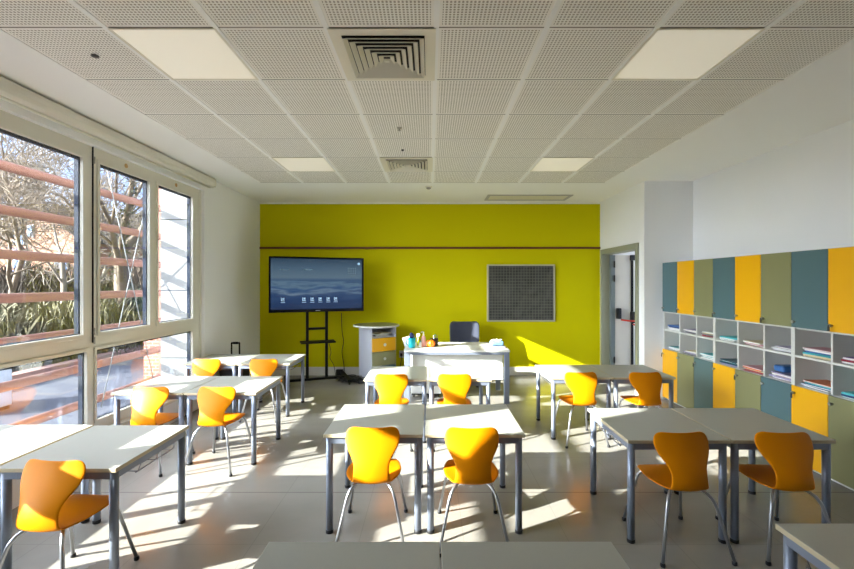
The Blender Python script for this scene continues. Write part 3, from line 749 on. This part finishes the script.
t = empty('sanitizer_bottle', 'pink sanitizer pump bottle with cream pump beside the orange pumpkin', 'bottle', ((423.6-VX)*5.98/F, 5.98, DZT+.0005))
link('bottle_body', lathe(NB(), [(.026, 0), (.03, .006), (.03, .12), (.024, .14), (.012, .15), (.012, .16)], 18), pink_m, t)
bm = NB(); tube(bm, [(0, 0, .16), (0, 0, .205)], .008, 8); tube(bm, [(0, 0, .16), (0, 0, .17)], .014, 10); tube(bm, [(0, 0, .205), (-.02, 0, .207), (-.038, 0, .20)], .006, 8); link('pump', bm, cream_m, t)
t = empty('glue_bottle', 'small white bottle between sanitizer and green spray bottle', 'bottle', ((421-VX)*6.0/F-.005, 5.93, DZT+.0005))
link('bottle_body', lathe(NB(), [(.014, 0), (.017, .003), (.017, .06), (.006, .075)], 14), paper_m, t); link('bottle_cap', lathe(NB(), [(.007, .075), (.006, .09)], 10), teal_m, t)
t = empty('pumpkin', 'small orange decorative pumpkin on the teacher desk', 'pumpkin', ((430.5-VX)*5.95/F, 5.95, DZT+.0005))
link('pumpkin_flesh', lathe(NB(), [(.012, .004), (.035, 0), (.058, .02), (.066, .05), (.058, .08), (.035, .098), (.012, .092)], 48, lobes=8, amp=.12), orange_m, t, smooth=True)
link('pumpkin_stalk', tube(NB(), [(0, 0, .09), (.004, 0, .115), (.012, 0, .125)], .008, 8), stalk_m, t)
t = empty('pen_cup', 'dark cup of pens half hidden behind the orange pumpkin', 'cup', ((435-VX)*6.12/F, 6.12, DZT+.0005))
link('cup', lathe(NB(), [(.038, 0), (.042, .004), (.045, .10), (.042, .10), (.038, .008)], 20), M('dark_brown_cup', (44, 30, 26), .4), t)
for i, (a, b) in enumerate(((-.01, .02), (.015, .01), (.0, -.015))): link('pen', tube(NB(), [(a, b, .01), (a*2.2, b*1.8, .135+.01*i)], .004, 6), [paper_m, knob_m, teal_m][i], t)
# right end of the desk
x0 = .93
for i, (w_, l_, h_, m_, lab) in enumerate(((.20, .26, .012, bmats['crimson'], 'dark red register at the bottom of the pile on teacher desk'), (.19, .25, .014, bmats['grey'], 'grey folder in the pile on the teacher desk, above the register'))):
    o = book_mesh(l_ if 0 else w_, l_, h_, m_, 'register' if i == 0 else 'folder'); o.location = (x0, 5.90, DZT+.0008+i*.0128); o.rotation_euler = (0, 0, .12-.2*i); tag(o, lab, 'stationery')
t = empty('tissue_box', 'white and blue tissue packet on the pile at desk end', 'tissue packet', (x0-.01, 5.91, DZT+.0285), .15)
link('packet', B(-.085, .085, -.06, .06, 0, .062), M('pale_blue_print', (120, 160, 190), .4, var=.4, scale=30), t, bevel=.018, seg=3)
bm = NB(); g = [[bm.verts.new((-.07+.14*i/8, -.03+.06*j/4, .062+.018*math.sin(i*1.1)*math.sin(j*1.3+.5)+.012)) for j in range(5)] for i in range(9)]
for i in range(8):
    for j in range(4): bm.faces.new((g[i][j], g[i+1][j], g[i+1][j+1], g[i][j+1]))
o = link('tissue', bm, paper_m, t, smooth=True); m = o.modifiers.new('s', 'SOLIDIFY'); m.thickness = .006

# ------------------------------------------------------------------ blackboard
bx0, bx1 = (487-VX)*YB/F, (554.5-VX)*YB/F; bz1, bz0 = H+(VY-264.5)*YB/F, H-(321.5-VY)*YB/F
t = empty('blackboard', 'squared dark blackboard in thin pale frame on the green wall', 'blackboard', ((bx0+bx1)/2, YB-.007, (bz0+bz1)/2))
hw, hh = (bx1-bx0)/2, (bz1-bz0)/2
link('writing_surface', B(-hw+.02, hw-.02, -.02, -.001, -hh+.02, hh-.02), board_m, t)
bm = NB()
for q in ((-hw, hw, -hh, -hh+.025), (-hw, hw, hh-.025, hh), (-hw, -hw+.025, -hh+.025, hh-.025), (hw-.025, hw, -hh+.025, hh-.025)): box(bm, q[0], q[1], -.03, 0, q[2], q[3])
bmesh.ops.remove_doubles(bm, verts=bm.verts, dist=1e-5)
link('frame', bm, M('pale_board_frame', (190, 184, 150), .4), t, bevel=.003)

# black trolley bag by the white wall
t = empty('trolley_bag', 'black trolley bag with raised handle against the white wall', 'trolley bag', (-2.74, 6.0, 0), PI/2)
link('bag_body', B(-.13, .13, -.17, .17, .04, .46), black, t, bevel=.05, seg=4)
bm = tube(NB(), smooth_pts([(.03, -.055, .4), (.03, -.055, .73), (.03, -.045, .755), (.03, .045, .755), (.03, .055, .73), (.03, .055, .4)]), .011, 8); tube(bm, [(.03, -.035, .755), (.03, .035, .755)], .017, 8)
link('pull_handle', bm, black_metal, t)
link('front_pocket', B(.12, .17, -.14, .14, .10, .40), black, t, bevel=.02)
for y in (-.16, .16):
    bm = lathe(NB(), [(.03, -.014), (.04, -.01), (.04, .01), (.03, .014)], 16); bm.transform(Matrix.Translation((-.09, y, .04)) @ Matrix.Rotation(PI/2, 4, 'X')); link('wheel', bm, rubber, t)

# ------------------------------------------------------------------ corridor fill lamp: out of view, added to brighten the corridor
t = empty('corridor_fill_lamp', 'added round fill lamp on the corridor ceiling beyond the open doorway', 'ceiling light', (4.2, 6.7, 2.6))
link('lamp_base', lathe(NB(), [(.16, 0), (.16, -.02)], 24), vent_white, t); link('lamp_shade', lathe(NB(), [(.15, -.02), (.14, -.06), (.06, -.08)], 24), fill_lamp_on, t)

# ------------------------------------------------------------------ outside
GZ = -.25
bm = NB(); box(bm, -90, -3.25, -30, 90, GZ-.3, GZ); struct('ground', bm, soil)
struct('terrain_yard', B(-7.5, -3.25, -8, 14, GZ, GZ+.03), paving)
# facade fin beyond the windows, lit by the sun
fin = struct('wall_fin', B(-3.50, -3.08, 5.565, 5.90, GZ+.03, 4.2), M('fin_render', (98, 98, 97), .7, var=.02))
bm = NB()
for z in (.62, 1.02, 1.50, 2.42): box(bm, -3.501, -3.08, 5.5645, 5.566, z, z+.012)
link('panel_joint', bm, frame_dark, fin)
# horizontal tubes of the sun screen
for i, z in enumerate((.26, .66, 1.06, 1.46, 1.86, 2.26, 2.66)):
    words_ = ['lowest', 'second lowest', 'third from the ground', 'fourth from the ground', 'fifth from the ground', 'second highest', 'topmost'][i]
    tag(link('sunscreen_tube', tube(NB(), [(-3.85, -1.5, z), (-3.85, 6.4, z)], .045, 16), rail_pink), 'long terracotta horizontal tube outside the windows, %s of the seven' % words_, 'tube', 'terracotta sunscreen tubes outside the windows')
for y in (-1.4, 6.3):
    tag(link('sunscreen_post', B(-3.97, -3.885, y-.04, y+.04, GZ+.03, 3.6), rail_pink), 'terracotta post carrying the outside tubes at %s' % ('the white fin' if y > 0 else 'the far end of the facade'), 'post')
tag(link('bracing_rod', tube(NB(), [(-3.795, 4.958, 3.16), (-3.795, 5.906, .17)], .006, 8), rod_white), 'thin white bracing rod outside, top leaning towards the big window', 'rod')
tag(link('bracing_rod', tube(NB(), [(-3.779, 5.86, 3.17), (-3.779, 4.917, .165)], .006, 8), rod_white), 'thin white bracing rod outside, top leaning towards the white fin', 'rod')

# houses
def at(x, y, Y): return Vector(((x-VX)*Y/F, Y, H-(y-VY)*Y/F))
def house(name, label, x0, x1, y, depth, z_eave, z_ridge, mt, ridge_axis='y', wins=()):
    t = empty(name, label, 'building', (x0, y, GZ)); w = x1-x0
    bm = NB(); ze, zr = z_eave-GZ, z_ridge-GZ
    a = [bm.verts.new(p) for p in ((0, 0, 0), (w, 0, 0), (w, 0, ze), (w/2, 0, zr), (0, 0, ze))]
    b = [bm.verts.new((v.co.x, depth, v.co.z)) for v in a]
    bm.faces.new(a); bm.faces.new(b[::-1])
    for i in range(5): bm.faces.new((a[i], b[i], b[(i+1) % 5], a[(i+1) % 5]))
    link('wall', bm, mt, t)
    if zr > ze+.1:
        bm = NB(); o_ = .4
        for s in (-1, 1):
            sl = (zr-ze)/(w/2); ex = w/2+s*(w/2+o_)
            v = [bm.verts.new(p) for p in ((w/2, -o_, zr+.05), (ex, -o_, ze-o_*sl+.05), (ex, depth+o_, ze-o_*sl+.05), (w/2, depth+o_, zr+.05))]
            u = [bm.verts.new(q.co+Vector((0, 0, .22))) for q in v]
            bm.faces.new(v); bm.faces.new(u)
            for i in range(4): bm.faces.new((v[i], v[(i+1) % 4], u[(i+1) % 4], u[i]))
        link('roof', bm, grey_roof, t)
    for (wx, wz, ww, wh) in wins:
        f = link('window_frame', B(wx-ww/2-.08, wx+ww/2+.08, -.06, .02, wz-wh/2-.08, wz+wh/2+.08), rod_white, t)
        link('window_pane', B(wx-ww/2, wx+ww/2, -.08, -.05, wz-wh/2, wz+wh/2), glass_far, f)
    return t
Yh = 26.0
a = at(-8, 240, Yh); b = at(79, 222, Yh); 
house('gabled_house', 'salmon rendered house with gabled tiled roof behind the bare trees', a.x, b.x, Yh, 9, at(0, 238, Yh).z, at(37, 205, Yh).z, salmon, wins=[(at(19, 0, Yh).x-a.x, at(0, 236, Yh).z-GZ, .55, .95), (at(31, 0, Yh).x-a.x, at(0, 231, Yh).z-GZ, .25, .6), (at(62, 0, Yh).x-a.x, at(0, 262, Yh).z-GZ, .7, .9)])
a = at(-60, 0, 70); b = at(18, 0, 70)
wl = [(1.2+2.4*i, 3+3.1*j, 1.1, 1.5) for i in range(6) for j in range(6)]
house('apartment_block', 'tall dull brick apartment block rising behind the salmon house', a.x, b.x, 70, 5, at(0, 160, 70).z, at(0, 160, 70).z, brick_far, wins=wl)
a = at(95, 0, 40); b = at(200, 0, 40)
house('long_low_house', 'low brown-roofed house behind the ivy-clad tree', a.x, b.x, 40, 8, at(0, 243, 40).z, at(0, 213, 40).z, M('brown_render', (96, 70, 56), .85), wins=[(2+3*i, 3.2, 1, 1.3) for i in range(3)])
tag(link('brick_pier', B(-5.35, -4.95, 8.0, 8.4, GZ, 5.2), brick_m), 'red brick pier outside, just beyond the edge of the white fin', 'brick pier')
t = empty('waste_chute', 'blue segmented plastic chute hanging down the salmon house front', 'chute', (at(19.5, 0, Yh-1).x, Yh-1, GZ))
zz = at(0, 249, Yh-1).z-GZ
for k in range(8):
    z1 = zz-k*.62
    if z1 < .5: break
    link('chute_segment', lathe(NB(), [(.20, z1-.60), (.24, z1-.55), (.30, z1-.02), (.27, z1)], 16), chute_blue, t)

# trees
def tree(label, base, height, r0, seed, mt, spread=.62, depth=6, ivy=False, lean=(0, 0)):
    rnd = random.Random(seed); t = empty('bare_tree', label, 'tree', base, 0, 'leafless trees outside the windows')
    tr, br = NB(), NB(); tips = []; rmin = .0075 if base[1] < 14 else .011
    def grow(p, d, L, r, n, bm):
        q = p; pts = [p]; rs = [r]; seg = 3
        for i in range(seg):
            d = (d + Vector((rnd.uniform(-1, 1), rnd.uniform(-1, 1), rnd.uniform(-.3, .6)))*.16).normalized()
            q = q + d*L/seg; pts.append(q); rs.append(max(rmin, r*(1-.3*(i+1)/seg)))
        tube(bm, pts, rs, 6 if n > 3 else 4 if n > 1 else 3, cap=False)
        tips.append((pts, rs))
        if n == 0: return
        for k in range(rnd.choice((3, 3, 4)) if n > 1 else 4):
            v = Vector((rnd.uniform(-1, 1), rnd.uniform(-1, 1), rnd.uniform(-.35, .75))).normalized()
            nd = (d*(1-spread)+v*spread).normalized()
            s = pts[-1] if k == 0 else pts[rnd.choice((1, 2, 3))] if n < depth else pts[rnd.choice((2, 3))]
            grow(s, nd, L*rnd.uniform(.62, .86), rs[-1]*rnd.uniform(.5, .8), n-1, br)
    grow(Vector((0, 0, 0)), Vector((lean[0], lean[1], 1)).normalized(), height*.30, r0, depth, tr)
    link('trunk', tr, mt, t); link('branches', br, mt, t)
    if ivy:
        iv = NB()
        for pts, rs in tips[:8]:
            for _ in range(260):
                i = rnd.randrange(3); s = rnd.random(); p = pts[i].lerp(pts[i+1], s); a = rnd.uniform(0, 2*PI)
                o_ = Vector((math.cos(a), math.sin(a), rnd.uniform(-.3, .3)))*(rs[i]+rnd.uniform(.01, .10)); c = p+o_; z = rnd.uniform(.02, .05)
                u = Vector((rnd.uniform(-1, 1), rnd.uniform(-1, 1), rnd.uniform(-1, 1))).normalized(); w = u.cross(Vector((rnd.uniform(-1, 1), rnd.uniform(-1, 1), 1))).normalized()
                iv.faces.new([iv.verts.new(c+u*z), iv.verts.new(c+w*z*.7), iv.verts.new(c-u*z), iv.verts.new(c-w*z*.7)])
        link('ivy_leaves', iv, leafy, t)
    return t
def tp(x, Y, z=GZ): return ((x-VX)*Y/F, Y, z)
tree('bare tree with many fine branches before the salmon house gable', tp(66, 13), 9, .09, 3, bark_grey, depth=6)
tree('spreading bare tree filling the outer part of the big window', tp(-8, 10), 8.5, .08, 8, bark, depth=6, lean=(.15, .1))
tree('ivy-clad tree seen through the narrow window with the white rods', tp(128, 11.5), 9, .22, 21, bark, depth=6, ivy=True, spread=.5)
tree('slim bare tree between the big window mullion and the ivy tree', tp(92, 15), 8, .10, 34, bark_grey, depth=5)
tree('distant bare tree beyond the low brown-roofed house side', tp(150, 20), 10, .15, 55, bark, depth=5)
tree('distant bare tree in front of the brick apartment block', tp(25, 18), 10, .14, 77, bark_grey, depth=6)

def shrub(label, loc, rx, ry, h, n, seed, mt, name='shrub'):
    rnd = random.Random(seed); bm = NB()
    for _ in range(n):
        x, y = rnd.gauss(0, rx*.5), rnd.gauss(0, ry*.5); b = Vector((x, y, 0)); hh = h*rnd.uniform(.35, 1)*max(.3, 1-(x/rx)**2*.3)
        z0 = rnd.uniform(0, h*.45)
        d = Vector((rnd.uniform(-.5, .5), rnd.uniform(-.5, .5), 1)).normalized(); s = d.cross(Vector((rnd.uniform(-1, 1), rnd.uniform(-1, 1), .1))).normalized()*rnd.uniform(.008, .022)
        p0 = b+Vector((0, 0, z0)); p1 = p0+d*hh*.4; p2 = p1+(d+Vector((rnd.uniform(-.6, .6), rnd.uniform(-.6, .6), -.3)))*hh*.2
        a = [bm.verts.new(p0-s*.6), bm.verts.new(p0+s*.6), bm.verts.new(p1+s), bm.verts.new(p1-s), bm.verts.new(p2)]
        bm.faces.new(a[:4]); bm.faces.new((a[3], a[2], a[4]))
    return tag(link(name, bm, mt, loc=loc), label, 'shrub', 'shrubs beyond the yard')
shrub('tall dry grassy shrub seen low in the big window, outer end', (-9.6, 8.6, GZ), 1.3, .9, 1.9, 2600, 1, grass_dry)
shrub('dry grassy shrub in the big window next to the mullion', (-8.6, 10.6, GZ), 1.2, .9, 1.9, 2600, 2, grass_dry)
shrub('green shrub at the foot of the ivy-clad tree', (-8.4, 12.2, GZ), 1.3, .9, 2.0, 2600, 4, shrub_green)
shrub('low green shrub at the extreme outer end of the big window', (-10.6, 7.0, GZ), 1.2, .9, 1.4, 2000, 5, shrub_green)
shrub('large brown tangled shrub before the salmon house wall', (-14.0, 15.2, GZ), 2.4, 1.2, 3.2, 3600, 6, M('brown_twigs', (66, 56, 44), .85, var=.3, scale=2))
shrub('large brown tangled shrub behind the narrow windows', (-11.4, 17.0, GZ), 2.4, 1.2, 3.2, 3600, 7, bark)
struct('terrain_kerb', B(-7.6, -7.35, -8, 14, GZ, GZ+.22), M('pink_kerb_stone', (130, 100, 88), .8, var=.08))
t = empty('utility_cabinet', 'pale metal utility cabinet outside, seen through the lower window', 'utility cabinet', (-6.6, 6.0, GZ+.03), 0)
link('cabinet_body', B(-.5, .5, -.25, .25, .05, 1.0), util_m, t, bevel=.01); link('cabinet_plinth', B(-.48, .48, -.23, .23, 0, .05), frame_dark, t)
link('cabinet_door', B(-.46, .0, -.262, -.25, .10, .96), util_m, t); link('cabinet_door', B(.01, .46, -.262, -.25, .10, .96), util_m, t)

# ------------------------------------------------------------------ light
SUN, SKY, GLOW, EXPO = 13, .85, 14.5, 1.65
sun = bpy.data.lights.new('sun', 'SUN'); so = bpy.data.objects.new('sun', sun); C.objects.link(so)
dirv = Vector((1, .45, -.435)).normalized(); so.rotation_euler = dirv.to_track_quat('-Z', 'Y').to_euler(); so.location = (-12, -5, 8)
sun.energy = SUN; sun.angle = math.radians(.53); sun.color = (1, .96, .90)
w = bpy.data.worlds.new('sky'); bpy.context.scene.world = w; w.use_nodes = True
N, L = w.node_tree.nodes, w.node_tree.links; bg = N['Background']
tc = N.new('ShaderNodeTexCoord'); sp = N.new('ShaderNodeSeparateXYZ'); L.new(tc.outputs['Generated'], sp.inputs[0])
cr = N.new('ShaderNodeValToRGB'); L.new(sp.outputs['Z'], cr.inputs[0]); e = cr.color_ramp.elements
e[0].position = 0; e[0].color = srgb(186, 207, 246); e[1].position = .8; e[1].color = srgb(96, 142, 226)
x = e.new(.3); x.color = srgb(148, 184, 244)
nz = N.new('ShaderNodeTexNoise'); nz.inputs['Scale'].default_value = 5; nz.inputs['Detail'].default_value = 5; L.new(tc.outputs['Generated'], nz.inputs['Vector'])
c2 = N.new('ShaderNodeValToRGB'); L.new(nz.outputs['Fac'], c2.inputs[0]); c2.color_ramp.elements[0].position = .48; c2.color_ramp.elements[1].position = .68
mx = N.new('ShaderNodeMix'); mx.data_type = 'RGBA'; L.new(c2.outputs[0], mx.inputs[0]); L.new(cr.outputs[0], mx.inputs[6]); mx.inputs[7].default_value = (.95, .96, 1, 1)
# bright hazy aureole round the sun
dt = N.new('ShaderNodeVectorMath'); dt.operation = 'DOT_PRODUCT'; L.new(tc.outputs['Generated'], dt.inputs[0]); dt.inputs[1].default_value = (-dirv)
cz = math_n(N, L, 'MAXIMUM', dt.outputs['Value'], 0.0)
gl = math_n(N, L, 'MULTIPLY', math_n(N, L, 'POWER', cz, 5.0), GLOW)
gc = N.new('ShaderNodeVectorMath'); gc.operation = 'SCALE'; gc.inputs[0].default_value = (.93, .98, 1.08); L.new(gl, gc.inputs['Scale'])
ad = N.new('ShaderNodeVectorMath'); ad.operation = 'ADD'; L.new(mx.outputs[2], ad.inputs[0]); L.new(gc.outputs[0], ad.inputs[1])
L.new(ad.outputs[0], bg.inputs[0]); bg.inputs[1].default_value = SKY
pl_ = bpy.data.lights.new('window_portal', 'AREA'); pl_.shape = 'RECTANGLE'; pl_.size = ZT-ZS; pl_.size_y = W1-W0
po = bpy.data.objects.new('window_portal', pl_); C.objects.link(po); po.location = (-3.2, (W0+W1)/2, (ZS+ZT)/2); po.rotation_euler = (0, -PI/2, 0)
pl_.cycles.is_portal = True

sc_ = bpy.context.scene
sc_.view_settings.view_transform = 'Standard'; sc_.view_settings.look = 'None'; sc_.view_settings.gamma = 1; sc_.view_settings.use_curve_mapping = False
sc_.view_settings.exposure = EXPO
sc_.cycles.max_bounces = 10; sc_.cycles.diffuse_bounces = 7; sc_.cycles.transparent_max_bounces = 16
sc_.cycles.use_denoising = True; sc_.cycles.sample_clamp_indirect = 8
